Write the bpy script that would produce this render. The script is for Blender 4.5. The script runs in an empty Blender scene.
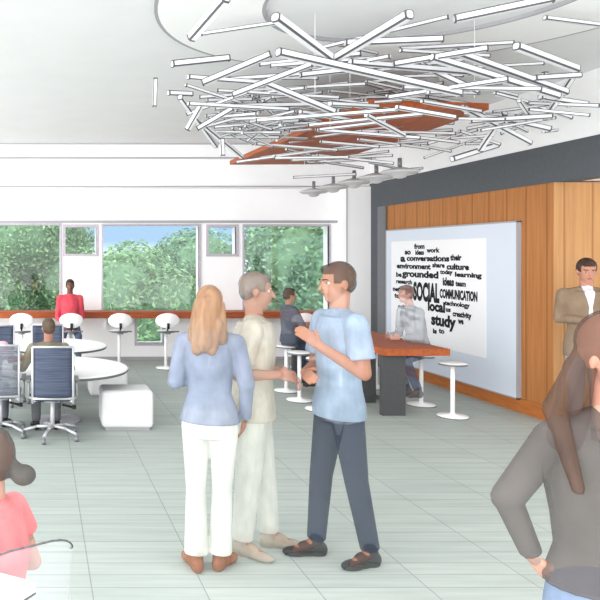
import bpy, bmesh, math, random
import numpy as np
from mathutils import Vector, Matrix
R = math.radians
V = Vector
random.seed(7)
SC = bpy.context.scene
COL = SC.collection
F = 700.0; CX = 40.0; CY = 255.0; EYE = 1.9      # focal length in pixels, vanishing point, eye height

def at(px, py, Y):                               # point at depth Y on the sight line of a pixel
    return V(((px - CX) * Y / F, Y, EYE - (py - CY) * Y / F))

# ------------------------------------------------------------------ materials
def lin(c):
    return tuple(((v / 255) / 12.92 if v / 255 <= .04045 else ((v / 255 + .055) / 1.055) ** 2.4) for v in c)

def mat(name, rgb, rough=.6, alpha=1.0, var=0.0, scale=8.0, stretch=(1, 1, 1), bump=0.0, spec=.3, metal=0.0, rgb2=None, isl=None):
    m = bpy.data.materials.new(name); m.use_nodes = True
    nt = m.node_tree; N = nt.nodes; L = nt.links
    b = N['Principled BSDF']; out = N['Material Output']
    c = lin(rgb) + (1,)
    b.inputs['Base Color'].default_value = c
    b.inputs['Roughness'].default_value = rough
    b.inputs['Metallic'].default_value = metal
    b.inputs['Specular IOR Level'].default_value = spec
    if isl:
        g = N.new('ShaderNodeNewGeometry'); r = N.new('ShaderNodeValToRGB')
        r.color_ramp.elements[0].color = lin(isl[0]) + (1,)
        r.color_ramp.elements[1].color = lin(isl[-1]) + (1,)
        for i in range(1, len(isl) - 1):
            e = r.color_ramp.elements.new(i / (len(isl) - 1)); e.color = lin(isl[i]) + (1,)
        L.new(g.outputs['Random Per Island'], r.inputs[0]); L.new(r.outputs[0], b.inputs['Base Color'])
    elif var or rgb2 or bump:
        tc = N.new('ShaderNodeTexCoord'); mp = N.new('ShaderNodeMapping'); nz = N.new('ShaderNodeTexNoise')
        mp.inputs['Scale'].default_value = stretch
        nz.inputs['Scale'].default_value = scale; nz.inputs['Detail'].default_value = 5
        L.new(tc.outputs['Object'], mp.inputs[0]); L.new(mp.outputs[0], nz.inputs[0])
        if var or rgb2:
            r = N.new('ShaderNodeValToRGB')
            c2 = lin(rgb2) if rgb2 else tuple(v * (1 - var) for v in c[:3])
            c1 = c[:3] if rgb2 else tuple(min(1, v * (1 + var * .6)) for v in c[:3])
            r.color_ramp.elements[0].position = .32; r.color_ramp.elements[1].position = .68
            r.color_ramp.elements[0].color = tuple(c2) + (1,); r.color_ramp.elements[1].color = tuple(c1) + (1,)
            L.new(nz.outputs[0], r.inputs[0]); L.new(r.outputs[0], b.inputs['Base Color'])
        if bump:
            bp = N.new('ShaderNodeBump'); bp.inputs['Strength'].default_value = bump; bp.inputs['Distance'].default_value = .02
            L.new(nz.outputs[0], bp.inputs['Height']); L.new(bp.outputs[0], b.inputs['Normal'])
    if alpha < 1:
        t = N.new('ShaderNodeBsdfTransparent'); mx = N.new('ShaderNodeMixShader')
        mx.inputs[0].default_value = alpha
        L.new(t.outputs[0], mx.inputs[1]); L.new(b.outputs[0], mx.inputs[2]); L.new(mx.outputs[0], out.inputs['Surface'])
    return m

M = {}
M['white'] = mat('white_paint', (244, 244, 244), .7)
M['wallw'] = mat('white_wall', (246, 246, 247), .85, var=.02, scale=2)
M['ceil'] = mat('grey_ceiling', (228, 229, 230), .9, var=.02, scale=3)
M['line'] = mat('dark_edge', (105, 105, 108), .8)
M['lline'] = mat('light_edge', (165, 163, 168), .8)
M['dark'] = mat('dark_grey_panel', (86, 90, 95), .7, var=.06, scale=20)
M['dark2'] = mat('mid_grey_panel', (118, 121, 125), .7, var=.06, scale=20)
M['rust'] = mat('rust_wood', (176, 92, 48), .5, rgb2=(150, 72, 34), scale=6, stretch=(5, .7, 5))
M['rustc'] = mat('counter_wood', (170, 88, 48), .5, rgb2=(140, 66, 34), scale=6, stretch=(.6, 5, 5))
M['slab'] = mat('charcoal_laminate', (74, 74, 76), .6, var=.08, scale=30)
M['frame'] = mat('window_frame', (186, 178, 188), .6, var=.1, scale=14)
M['board'] = mat('screen_board', (212, 221, 233), .35, var=.03, scale=.6)
M['proj'] = mat('projected_picture', (240, 241, 244), .5)
M['ink'] = mat('lettering_black', (24, 24, 26), .7)
M['black'] = mat('black_plastic', (30, 30, 33), .5)
M['chrome'] = mat('light_metal', (205, 206, 210), .35, metal=.3)
M['gmet'] = mat('grey_metal', (128, 130, 134), .45, metal=.3)
M['mesh'] = mat('slate_mesh_fabric', (84, 93, 112), .8, rgb2=(60, 68, 86), scale=10, stretch=(.3, 1, 9))
M['meshl'] = mat('pale_mesh_fabric', (140, 146, 156), .8, rgb2=(110, 116, 128), scale=10, stretch=(.3, 1, 9), alpha=.55)
M['shell'] = mat('white_shell', (240, 242, 248), .4)
M['acryl'] = mat('clear_acrylic', (222, 225, 232), .3, alpha=.22)
M['pouf'] = mat('pouf_fabric', (228, 229, 230), .8, var=.03, scale=10)
M['tube'] = mat('tube_white', (222, 222, 225), .5)
M['tubeg'] = mat('tube_line', (84, 84, 88), .7)
M['pend'] = mat('pendant_grey', (190, 191, 193), .5)
M['skinb'] = mat('ground_soil', (110, 120, 90), .9, var=.2, scale=1)
M['bark'] = mat('bark', (96, 84, 68), .9, var=.2, scale=9)
M['leaf1'] = mat('leaves_light', (0, 0, 0), .7, isl=[(96, 134, 96), (118, 156, 112), (138, 172, 128), (164, 194, 152), (106, 144, 108)])
M['leaf2'] = mat('leaves_blue', (0, 0, 0), .7, isl=[(88, 122, 108), (104, 144, 116), (124, 160, 130), (148, 184, 146), (98, 128, 122)])
M['core'] = mat('leaf_core', (112, 146, 114), .9, var=.2, scale=3)

def floor_mat():
    m = bpy.data.materials.new('floor_tile'); m.use_nodes = True
    nt = m.node_tree; N = nt.nodes; L = nt.links; b = N['Principled BSDF']
    tc = N.new('ShaderNodeTexCoord'); mp = N.new('ShaderNodeMapping'); br = N.new('ShaderNodeTexBrick')
    mp.inputs['Location'].default_value = (.345, 0, 0)
    br.offset = 0; br.squash = 1
    br.inputs['Scale'].default_value = 1; br.inputs['Brick Width'].default_value = .64
    br.inputs['Row Height'].default_value = .16; br.inputs['Mortar Size'].default_value = .004
    br.inputs['Mortar Smooth'].default_value = .3; br.inputs['Bias'].default_value = 0
    br.inputs['Color1'].default_value = lin((176, 185, 179)) + (1,)
    br.inputs['Color2'].default_value = lin((170, 179, 174)) + (1,)
    br.inputs['Mortar'].default_value = lin((138, 146, 142)) + (1,)
    L.new(tc.outputs['Object'], mp.inputs[0]); L.new(mp.outputs[0], br.inputs[0])
    mp2 = N.new('ShaderNodeMapping'); mp2.inputs['Scale'].default_value = (1.6, 22, 1)
    nz = N.new('ShaderNodeTexNoise'); nz.inputs['Scale'].default_value = 1; nz.inputs['Detail'].default_value = 4
    L.new(tc.outputs['Object'], mp2.inputs[0]); L.new(mp2.outputs[0], nz.inputs[0])
    mx = N.new('ShaderNodeMix'); mx.data_type = 'RGBA'; mx.blend_type = 'OVERLAY'; mx.inputs[0].default_value = .2
    L.new(br.outputs[0], mx.inputs[6]); L.new(nz.outputs[0], mx.inputs[7]); L.new(mx.outputs[2], b.inputs['Base Color'])
    b.inputs['Roughness'].default_value = .55; b.inputs['Specular IOR Level'].default_value = .2
    return m
M['floor'] = floor_mat()

def wood_mat(name, a, c, seam):
    m = bpy.data.materials.new(name); m.use_nodes = True
    nt = m.node_tree; N = nt.nodes; L = nt.links; b = N['Principled BSDF']
    tc = N.new('ShaderNodeTexCoord'); mp = N.new('ShaderNodeMapping'); mp.inputs['Scale'].default_value = (14, 14, .7)
    nz = N.new('ShaderNodeTexNoise'); nz.inputs['Scale'].default_value = 1.6; nz.inputs['Detail'].default_value = 6
    r = N.new('ShaderNodeValToRGB'); r.color_ramp.elements[0].position = .3; r.color_ramp.elements[1].position = .7
    r.color_ramp.elements[0].color = lin(a) + (1,); r.color_ramp.elements[1].color = lin(c) + (1,)
    L.new(tc.outputs['Object'], mp.inputs[0]); L.new(mp.outputs[0], nz.inputs[0]); L.new(nz.outputs[0], r.inputs[0])
    wv = N.new('ShaderNodeTexWave'); wv.bands_direction = 'DIAGONAL'; wv.inputs['Scale'].default_value = 1.3; wv.inputs['Distortion'].default_value = 0
    mp3 = N.new('ShaderNodeMapping'); mp3.inputs['Scale'].default_value = (1.4, 1.4, 0)
    L.new(tc.outputs['Object'], mp3.inputs[0]); L.new(mp3.outputs[0], wv.inputs[0])
    r2 = N.new('ShaderNodeValToRGB'); r2.color_ramp.elements[0].position = 0; r2.color_ramp.elements[1].position = .02
    r2.color_ramp.elements[0].color = (0, 0, 0, 1); r2.color_ramp.elements[1].color = (1, 1, 1, 1)
    L.new(wv.outputs[1], r2.inputs[0])
    mx = N.new('ShaderNodeMix'); mx.data_type = 'RGBA'; mx.inputs[6].default_value = lin(seam) + (1,)
    L.new(r2.outputs[0], mx.inputs[0]); L.new(r.outputs[0], mx.inputs[7]); L.new(mx.outputs[2], b.inputs['Base Color'])
    b.inputs['Roughness'].default_value = .55; b.inputs['Specular IOR Level'].default_value = .25
    return m
M['wood'] = wood_mat('honey_wood_panel', (162, 104, 56), (184, 124, 72), (138, 88, 46))
M['wood2'] = wood_mat('lit_wood_panel', (176, 128, 82), (194, 146, 98), (152, 108, 66))  # same wood, paler: light on the camera-facing side put into the colour
M['woodb'] = mat('baseboard_wood', (184, 112, 54), .5, rgb2=(164, 96, 44), scale=4, stretch=(1, 1, 12))

def glass_mat():
    m = bpy.data.materials.new('window_glass'); m.use_nodes = True
    nt = m.node_tree; N = nt.nodes; L = nt.links
    t = N.new('ShaderNodeBsdfTransparent'); t.inputs[0].default_value = (.95, .98, .98, 1)
    g = N.new('ShaderNodeBsdfGlossy'); g.inputs['Roughness'].default_value = .02
    mx = N.new('ShaderNodeMixShader'); mx.inputs[0].default_value = .05
    L.new(t.outputs[0], mx.inputs[1]); L.new(g.outputs[0], mx.inputs[2]); L.new(mx.outputs[0], N['Material Output'].inputs['Surface'])
    return m
M['glass'] = glass_mat()

# ------------------------------------------------------------------ mesh helpers
def link(name, me, mats, parent=None):
    o = bpy.data.objects.new(name, me); COL.objects.link(o)
    for m in (mats if isinstance(mats, (list, tuple)) else [mats]): me.materials.append(m)
    if parent: o.parent = parent
    return o

def obj(name, bm, mats, parent=None, smooth=False):
    me = bpy.data.meshes.new(name)
    bmesh.ops.recalc_face_normals(bm, faces=bm.faces)
    bm.to_mesh(me); bm.free()
    if smooth:
        for p in me.polygons: p.use_smooth = True
    return link(name, me, mats, parent)

def empty(name, loc=(0, 0, 0), rz=0):
    o = bpy.data.objects.new(name, None); COL.objects.link(o)
    o.location = loc; o.rotation_euler = (0, 0, rz); o.empty_display_size = .1
    return o

def tag(o, label, cat, group=None, kind=None):
    o['label'] = label; o['category'] = cat
    if group: o['group'] = group
    if kind: o['kind'] = kind
    return o

def struct(o):
    o['kind'] = 'structure'; return o

def box(bm, x0, x1, y0, y1, z0, z1, mi=0, bev=0):
    r = bmesh.ops.create_cube(bm, size=1)
    vs = r['verts']
    for v in vs:
        v.co = V((x0 + (v.co.x + .5) * (x1 - x0), y0 + (v.co.y + .5) * (y1 - y0), z0 + (v.co.z + .5) * (z1 - z0)))
    fs = {f for v in vs for f in v.link_faces}
    for f in fs: f.material_index = mi
    if bev:
        es = {e for v in vs for e in v.link_edges}
        g = bmesh.ops.bevel(bm, geom=list(es), offset=bev, segments=3, profile=.5, affect='EDGES')
        for f in g['faces']: f.material_index = mi
    return vs

def mbox(name, args, m, parent=None, bev=0):
    bm = bmesh.new(); box(bm, *args, bev=bev); return obj(name, bm, m, parent)

def frame_of(d):
    d = d.normalized()
    up = V((0, 0, 1)) if abs(d.z) < .95 else V((0, 1, 0))
    x = d.cross(up).normalized(); y = x.cross(d).normalized()
    return x, y, d

def rod(bm, a, b, ra, rb=None, n=12, mi=0, caps=True):
    a = V(a); b = V(b); rb = ra if rb is None else rb
    x, y, d = frame_of(b - a)
    A = [bm.verts.new(a + (x * math.cos(2 * math.pi * i / n) + y * math.sin(2 * math.pi * i / n)) * ra) for i in range(n)]
    B = [bm.verts.new(b + (x * math.cos(2 * math.pi * i / n) + y * math.sin(2 * math.pi * i / n)) * rb) for i in range(n)]
    for i in range(n):
        f = bm.faces.new((A[i], A[(i + 1) % n], B[(i + 1) % n], B[i])); f.material_index = mi; f.smooth = True
    if caps:
        bm.faces.new(A[::-1]).material_index = mi; bm.faces.new(B).material_index = mi

def path_rod(bm, pts, r, n=8, mi=0):
    for i in range(len(pts) - 1): rod(bm, pts[i], pts[i + 1], r, r, n, mi)

def lathe(bm, prof, n=32, c=(0, 0, 0), sx=1, sy=1, mi=0):
    rings = []
    for (r, z) in prof:
        rings.append([bm.verts.new((c[0] + r * sx * math.cos(2 * math.pi * i / n), c[1] + r * sy * math.sin(2 * math.pi * i / n), c[2] + z)) for i in range(n)])
    for k in range(len(rings) - 1):
        for i in range(n):
            f = bm.faces.new((rings[k][i], rings[k][(i + 1) % n], rings[k + 1][(i + 1) % n], rings[k + 1][i])); f.material_index = mi
    for rg, fl in ((rings[0], True), (rings[-1], False)):
        bm.faces.new(rg[::-1] if fl else rg).material_index = mi

def copy_tree(o, parent=None):
    c = o.copy(); COL.objects.link(c); c.parent = parent
    for ch in list(o.children): copy_tree(ch, c)
    return c

# ------------------------------------------------------------------ camera, world, light
cam = bpy.data.cameras.new('camera'); co = bpy.data.objects.new('camera', cam); COL.objects.link(co)
co.location = (0, 0, EYE); co.rotation_euler = (R(90), 0, 0)
cam.sensor_width = 36; cam.lens = F / 600 * 36; cam.shift_x = (300 - CX) / 600; cam.shift_y = -(300 - CY) / 600
cam.clip_start = .05
SC.camera = co
SC.view_settings.view_transform = 'Standard'; SC.view_settings.look = 'None'
SC.view_settings.gamma = 1; SC.view_settings.use_curve_mapping = False
SC.view_settings.exposure = .62
SC.cycles.transparent_max_bounces = 64
SC.cycles.max_bounces = 10; SC.cycles.diffuse_bounces = 6

w = bpy.data.worlds.new('sky'); SC.world = w; w.use_nodes = True
nt = w.node_tree; N = nt.nodes; L = nt.links
bg = N['Background']; tc = N.new('ShaderNodeTexCoord'); sp = N.new('ShaderNodeSeparateXYZ')
L.new(tc.outputs['Generated'], sp.inputs[0])
# clear blue sky north of the building, white fill light added elsewhere, stronger at the sides and below
mr = N.new('ShaderNodeMapRange'); mr.inputs[1].default_value = .35; mr.inputs[2].default_value = .75; mr.inputs[3].default_value = 0; mr.inputs[4].default_value = 1
L.new(sp.outputs['Y'], mr.inputs[0])
mx = N.new('ShaderNodeMix'); mx.data_type = 'RGBA'
lf = N.new('ShaderNodeMapRange'); lf.inputs[1].default_value = -.9; lf.inputs[2].default_value = .1
bk = N.new('ShaderNodeMix'); bk.data_type = 'RGBA'; bk.inputs[6].default_value = (1.15, 1.15, 1.15, 1); bk.inputs[7].default_value = (2.8, 2.8, 2.8, 1)
L.new(sp.outputs['Y'], lf.inputs[0]); L.new(lf.outputs[0], bk.inputs[0]); L.new(bk.outputs[2], mx.inputs[6]); mx.inputs[7].default_value = (.37, .57, .82, 1)
L.new(mr.outputs[0], mx.inputs[0]); lo_ = N.new('ShaderNodeMapRange'); lo_.inputs[1].default_value = .02; lo_.inputs[2].default_value = -.05
L.new(sp.outputs['Z'], lo_.inputs[0])
m2_ = N.new('ShaderNodeMix'); m2_.data_type = 'RGBA'; m2_.inputs[7].default_value = (2.0, 2.0, 2.0, 1)
L.new(lo_.outputs[0], m2_.inputs[0]); L.new(mx.outputs[2], m2_.inputs[6]); L.new(m2_.outputs[2], bg.inputs['Color']); bg.inputs['Strength'].default_value = .8

def lamp(name, kind, loc, rot, energy, size=None, size_y=None, color=(1, 1, 1)):
    l = bpy.data.lights.new(name, kind); l.energy = energy; l.color = color
    o = bpy.data.objects.new(name, l); COL.objects.link(o); o.location = loc; o.rotation_euler = rot
    if kind == 'AREA':
        l.shape = 'RECTANGLE' if size_y else 'DISK'; l.size = size
        if size_y: l.size_y = size_y
    return o

su = lamp('fill_sun', 'SUN', (-6, -4, 3), (0, 0, 0), 2.6)  # broad soft fill, added to brighten the dim back of the room
su.data.angle = R(70)
su.rotation_euler = V((.66, .72, -.13)).to_track_quat('-Z', 'Y').to_euler()
# ------------------------------------------------------------------ room shell
YB = 12.67; XR = 5.8; ZC = 3.84
k = YB / F
def X(px): return (px - CX) * k
def Z(py): return EYE - (py - CY) * k
struct(mbox('floor', (-2.6, 9.2, .9, 12.95, -.12, 0), M['floor']))
# back wall with openings
wins = [(-2.2, X(60), Z(311.5), Z(225)), (X(65.5), X(96), Z(254), Z(227)), (X(103), X(199), Z(311.5), Z(225.5)),
        (X(208.5), X(236), Z(254), Z(227)), (X(244), X(329), Z(311.5), Z(226)), (X(137), X(163), Z(343), Z(318.5))]
bm = bmesh.new()
xs = sorted({-2.6, XR + .2} | {v for a in wins for v in a[:2]})
for i in range(len(xs) - 1):
    a, b = xs[i], xs[i + 1]; mid = (a + b) / 2
    hs = sorted([(q[2], q[3]) for q in wins if q[0] < mid < q[1]])
    z = 0
    for (h0, h1) in hs:
        box(bm, a, b, YB, YB + .25, z, h0); z = h1
    box(bm, a, b, YB, YB + .25, z, ZC)
bmesh.ops.remove_doubles(bm, verts=bm.verts, dist=1e-5)
struct(obj('wall_back', bm, M['wallw']))
for i, (x0, x1, z0, z1) in enumerate(wins):
    t = .045 if i in (1, 3, 5) else .03
    bm = bmesh.new()
    y0, y1 = YB - .02, YB + .06
    box(bm, x0 - t, x0, y0, y1, z0 - t, z1 + t); box(bm, x1, x1 + t, y0, y1, z0 - t, z1 + t)
    box(bm, x0, x1, y0, y1, z1, z1 + t); box(bm, x0, x1, y0, y1, z0 - t, z0)
    e = struct(empty('window_%d' % (i + 1), ((x0 + x1) / 2, YB, z0)))
    f = obj('window_frame', bm, M['frame']); p = mbox('pane', (x0, x1, YB + .02, YB + .03, z0, z1), M['glass'])
    for c in (f, p):
        c.parent = e; c.matrix_parent_inverse = Matrix.Translation(-V(e.location))
# header strip over the windows, column, stepped bulkheads
struct(mbox('trim_1', (-2.6, X(338), YB - .03, YB, Z(223), Z(220.5)), M['lline']))
struct(mbox('trim_2', (X(337), XR, YB - .42, YB, 0, 3.1), M['wallw']))
bm = bmesh.new(); box(bm, -2.6, XR, 12.1, YB, 3.58, ZC); box(bm, -2.6, XR, 12.3, YB, 3.1, 3.58)
struct(obj('trim_3', bm, M['wallw']))
bm = bmesh.new()
box(bm, -2.6, XR, 12.085, 12.1, 3.565, 3.59); box(bm, -2.6, XR, 12.285, 12.3, 3.095, 3.115); box(bm, -2.6, XR, 12.085, 12.1, ZC - .03, ZC - .01)
struct(obj('trim_4', bm, M['lline']))
struct(mbox('trim_5', (X(337) - .012, X(337), YB - .43, YB - .41, 0, 3.1), M['lline']))
struct(mbox('baseboard_back', (-2.6, X(337), YB - .02, YB, 0, .06), M['lline']))
# ceiling with the round raised ring
struct(mbox('ceiling', (-2.6, XR + .2, 3.6, 12.95, ZC, ZC + .1), M['ceil']))
def disc_ring(cx, cy, r0, r1, z0, z1, mi_main=0, mi_edge=1, n=96, e=.028):
    bm = bmesh.new()
    def ring(r, z): return [bm.verts.new((cx + r * math.cos(2 * math.pi * i / n), cy + r * math.sin(2 * math.pi * i / n), z)) for i in range(n)]
    rr = [(r0, z1), (r0, z0), (r0 + e, z0), (r1 - e, z0), (r1, z0), (r1, z1)]
    mi = [1, 1, 0, 1, 1]
    rg = [ring(*q) for q in rr]
    for a in range(len(rg) - 1):
        for i in range(n):
            bm.faces.new((rg[a][i], rg[a][(i + 1) % n], rg[a + 1][(i + 1) % n], rg[a + 1][i])).material_index = mi[a]
    return bm
struct(obj('trim_6', disc_ring(2.86, 5.12, 1.15, 2.0, ZC - .03, ZC), [M['white'], M['lline']]))
# right side: dark portal, white upper wall, wood panelling, return wall
struct(mbox('wall_upper', (XR, XR + .2, 2.6, 12.95, 3.15, ZC), M['wallw']))
bm = bmesh.new(); box(bm, XR - .01, XR + .19, 2.6, 12.67, 2.72, 3.15); box(bm, XR - .01, XR + .19, 11.69, 12.67, 0, 2.72)
struct(obj('trim_7', bm, M['dark']))
struct(mbox('trim_8', (XR - .04, XR + .1, 11.69, 11.95, 0, 2.72), M['dark2']))
struct(mbox('wall_right', (XR, XR + .2, 7.91, 11.69, 0, 2.72), M['wood']))
struct(mbox('baseboard_right', (XR - .015, XR, 7.9, 11.69, 0, .17), M['woodb']))
struct(mbox('wall_return', (XR + .2, 9.2, 7.91, 8.1, 0, 2.72), M['wood2']))
struct(mbox('trim_9', (XR, XR + .2, 7.895, 7.91, 0, 2.72), M['wood2']))
struct(mbox('ceiling_right', (XR + .19, 9.2, 4.0, 8.1, 2.74, 2.84), M['white']))
struct(mbox('baseboard_return', (XR - .015, 9.2, 7.88, 7.895, 0, .17), M['woodb']))

# ------------------------------------------------------------------ screen with the word cloud
scr = tag(empty('wall_screen', (XR - .03, 10.0, .17)), 'large pale blue-white wall screen showing a black word cloud on the honey wood wall', 'screen')
def par(o, e):
    o.parent = e; o.matrix_parent_inverse = Matrix.Translation(-V(e.location)); return o
par(mbox('board', (XR - .045, XR - .001, 8.44, 11.64, .17, 2.3), M['board']), scr)
pic = par(mbox('projected_picture', (XR - .05, XR - .045, 9.03, 11.46, .57, 2.12), M['proj']), scr)
bm = bmesh.new()
for (a, b, c, d) in ((8.43, 8.455, .16, 2.31), (11.63, 11.655, .16, 2.31)): box(bm, XR - .05, XR - .002, a, b, c, d)
for (c, d) in ((.16, .175), (2.295, 2.315)): box(bm, XR - .05, XR - .002, 8.43, 11.655, c, d)
par(obj('screen_edge', bm, M['lline']), scr)

def text_mesh(word):
    cu = bpy.data.curves.new('t', 'FONT'); cu.body = word; cu.offset = .05; cu.resolution_u = 3
    o = bpy.data.objects.new('t', cu); COL.objects.link(o)
    dg = bpy.context.evaluated_depsgraph_get(); dg.update()
    me = bpy.data.meshes.new_from_object(o.evaluated_get(dg))
    bpy.data.objects.remove(o); bpy.data.curves.remove(cu)
    return me
words = [('from', 165, 228, 52, 84), ('so', 108, 145, 94, 118), ('ideas', 172, 224, 88, 120), ('work', 240, 320, 76, 106),
         ('a', 82, 112, 130, 162), ('conversations', 120, 378, 124, 158), ('their', 384, 452, 116, 154),
         ('environment', 60, 265, 172, 204), ('share', 275, 350, 166, 196), ('culture', 362, 498, 172, 210),
         ('be', 56, 90, 222, 252), ('grounded', 92, 312, 214, 268), ('today', 322, 398, 208, 244), ('learning', 412, 574, 224, 264),
         ('research', 56, 152, 266, 294), ('ideas', 338, 406, 254, 306), ('team', 415, 478, 278, 310),
         ('network', 36, 156, 312, 342), ('SOCIAL', 160, 318, 284, 402), ('COMMUNICATION', 320, 548, 330, 390),
         ('to', 45, 78, 350, 378), ('with', 70, 150, 350, 378), ('local', 248, 352, 398, 462), ('technology', 350, 502, 400, 438),
         ('media', 68, 112, 416, 442), ('people', 114, 176, 440, 464), ('us', 356, 386, 440, 462), ('creativity', 398, 512, 462, 506),
         ('group', 80, 130, 460, 492), ('study', 268, 418, 478, 572), ('we', 430, 464, 508, 536),
         ('more', 80, 132, 518, 552), ('is', 278, 302, 562, 592), ('to', 314, 348, 562, 592), ('space', 136, 200, 486, 520)]
bm = bmesh.new()
for (wd, a, b, c, d) in words:
    me = text_mesh(wd)
    co_ = [v.co for v in me.vertices]
    x0 = min(v.x for v in co_); x1 = max(v.x for v in co_); y0 = min(v.y for v in co_); y1 = max(v.y for v in co_)
    pa = 390 + a / 6; pb = 390 + b / 6; ra = 235 + c / 6; rb = 235 + d / 6
    Ya = XR * F / (pa - CX); Yb = XR * F / (pb - CX); Ym = (Ya + Yb) / 2
    zt = EYE - (ra - CY) * Ym / F; zb = EYE - (rb - CY) * Ym / F
    vs = [bm.verts.new((XR - .0515, Ya + (v.x - x0) / (x1 - x0) * (Yb - Ya), zb + (v.y - y0) / (y1 - y0) * (zt - zb))) for v in co_]
    for p in me.polygons:
        try: bm.faces.new([vs[i] for i in p.vertices])
        except ValueError: pass
    bpy.data.meshes.remove(me)
lt = obj('lettering', bm, M['ink'])
sol = lt.modifiers.new('s', 'SOLIDIFY'); sol.thickness = .001
lt.parent = pic
lt['label'] = 'black word cloud lettering on the projected picture'

# ------------------------------------------------------------------ window counter
ct = tag(empty('window_counter', (2.5, 12.4, 0)), 'long narrow rust-brown wooden counter running under the windows', 'counter')
yc0, yc1 = 12.2, 12.64
zt = EYE - (312.0 - CY) * yc0 / F
par(mbox('worktop', (-2.5, 5.37, yc0, yc1, zt - .11, zt), M['rustc']), ct)
par(mbox('end_cap', (5.37, 5.44, yc0 - .005, yc1, zt - .115, zt + .003), M['slab']), ct)
for xx in (-1.6, 1.12, 3.63): par(mbox('bracket', (xx, xx + .05, 12.3, 12.66, zt - .3, zt - .11), M['white']), ct)

# ------------------------------------------------------------------ stools
def stool(back):
    e = empty('bar_stool')
    sh = .64
    bm = bmesh.new(); lathe(bm, [(.165, 0), (.165, .012), (.16, .02), (.04, .035), (.03, .05)], 32)
    for f in bm.faces:
        if f.calc_center_median().z < .012: f.material_index = 1
    obj('base', bm, [M['white'], M['gmet']], e, True)
    bm = bmesh.new(); rod(bm, (0, 0, .04), (0, 0, sh - .03), .024); obj('stem', bm, M['white'], e)
    bm = bmesh.new(); lathe(bm, [(.05, sh - .035), (.15, sh - .03), (.155, sh - .008), (.14, sh)], 32)
    for f in bm.faces:
        if f.calc_center_median().z < sh - .01: f.material_index = 1
    obj('seat', bm, [M['white'], M['gmet']], e, True)
    if back:
        bm = bmesh.new()
        bmesh.ops.create_uvsphere(bm, u_segments=28, v_segments=16, radius=1)
        for v in bm.verts:
            v.co = V((v.co.x * .2, v.co.y * .022 - .2 + v.co.x ** 2 * .05, v.co.z * .125 + .82))
        obj('backrest', bm, M['white'], e, True)
        bm = bmesh.new(); rod(bm, (0, -.235, .69), (0, -.235, .78), .022, n=10); rod(bm, (0, -.22, .70), (0, -.1, sh - .02), .014, n=8)
        obj('back_bracket', bm, M['black'], e)
        bm = bmesh.new(); rod(bm, (-.19, -.17, sh), (.19, -.17, sh), .011, n=8); rod(bm, (-.05, -.17, sh - .035), (.05, -.17, sh - .035), .013, n=8)
        obj('crossbar', bm, M['gmet'], e)
    return e
sb = stool(True); sp0 = stool(False)
cl = ['white oval-backed counter stool furthest left, behind the meeting chairs',
      'white oval-backed counter stool right in front of the person in red',
      'white oval-backed counter stool, first one right of the person in red',
      'white oval-backed counter stool in front of the small low window',
      'white oval-backed counter stool seen through the head of the long-haired woman',
      'white oval-backed counter stool between the faces of the two standing men']
for i, px in enumerate((21.5, 71.5, 120.5, 168, 212.5, 305)):
    o = sb if i == 0 else copy_tree(sb)
    Ys = 11.7 if i < 5 else 11.75
    o.location = ((px - CX) * (Ys - .2) / F, Ys, 0); tag(o, cl[i], 'stool', 'oval-backed stools along the window counter')
sl = [('backless white bar stool at the near right end of the bar table', 4.84, 8.21),
      ('backless white bar stool under the sitter in the checked shirt', 4.82, 8.85),
      ('backless white bar stool on the wall side of the bar table, farthest of the three', 4.8, 10.0),
      ('backless white bar stool seen through the lower shirt of the young man', 3.42, 7.96),
      ('backless white bar stool seen through the folded forearm of the young man', 3.42, 8.58),
      ('backless white bar stool in the gap just left of the young man', 3.38, 9.12),
      ('backless white bar stool under the dark-clothed sitter at the bar table', 3.43, 9.75)]
for i, (lb, x, y) in enumerate(sl):
    o = sp0 if i == 0 else copy_tree(sp0)
    o.location = (x, y, 0); tag(o, lb, 'stool', 'backless stools around the bar table')

# ------------------------------------------------------------------ bar table
bt = tag(empty('bar_table', (4.42, 9.9, 0)), 'long rust-brown wooden bar table on charcoal slab legs', 'table')
bm = bmesh.new(); box(bm, 4.03, 4.8, 8.19, 11.5, .72, .8); o = par(obj('tabletop', bm, M['rust']), bt)
par(mbox('leg', (4.05, 4.32, 8.27, 8.35, 0, .72), M['slab']), bt)
par(mbox('leg', (4.05, 4.32, 9.0, 9.08, 0, .72), M['slab']), bt)
par(mbox('leg', (4.05, 4.32, 11.2, 11.28, 0, .72), M['slab']), bt)
bm = bmesh.new(); box(bm, 4.3, 4.34, 8.35, 11.2, .06, .1); par(obj('foot_rail', bm, M['slab']), bt)

# ------------------------------------------------------------------ pendants over the bar table
pe = empty('pendant_lamp')
bm = bmesh.new(); lathe(bm, [(.03, .05), (.10, .035), (.22, 0), (.225, -.012), (.19, -.03), (.09, -.045), (.07, -.075), (.03, -.09)], 28)
obj('shade', bm, M['pend'], pe, True)
bm = bmesh.new(); rod(bm, (0, 0, .04), (0, 0, .16), .025, n=10); obj('socket', bm, M['gmet'], pe)
bm = bmesh.new(); rod(bm, (0, 0, .15), (0, 0, ZC - 2.93 - .001), .004, n=6); obj('cord', bm, M['white'], pe)
pl = ['small grey saucer pendant lamp furthest left and nearest the windows', 'small grey saucer pendant lamp second from the window end of its row',
      'small grey saucer pendant lamp in the middle of its row below the rust panel', 'small grey saucer pendant lamp just left of the top of the dark wall',
      'small grey saucer pendant lamp at the near end of its row, among white tubes']
for i, y in enumerate((11.3, 10.55, 9.85, 9.2, 8.6)):
    o = pe if i == 0 else copy_tree(pe)
    o.location = (4.42, y, 2.93); tag(o, pl[i], 'lamp', 'saucer pendants above the bar table')

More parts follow.
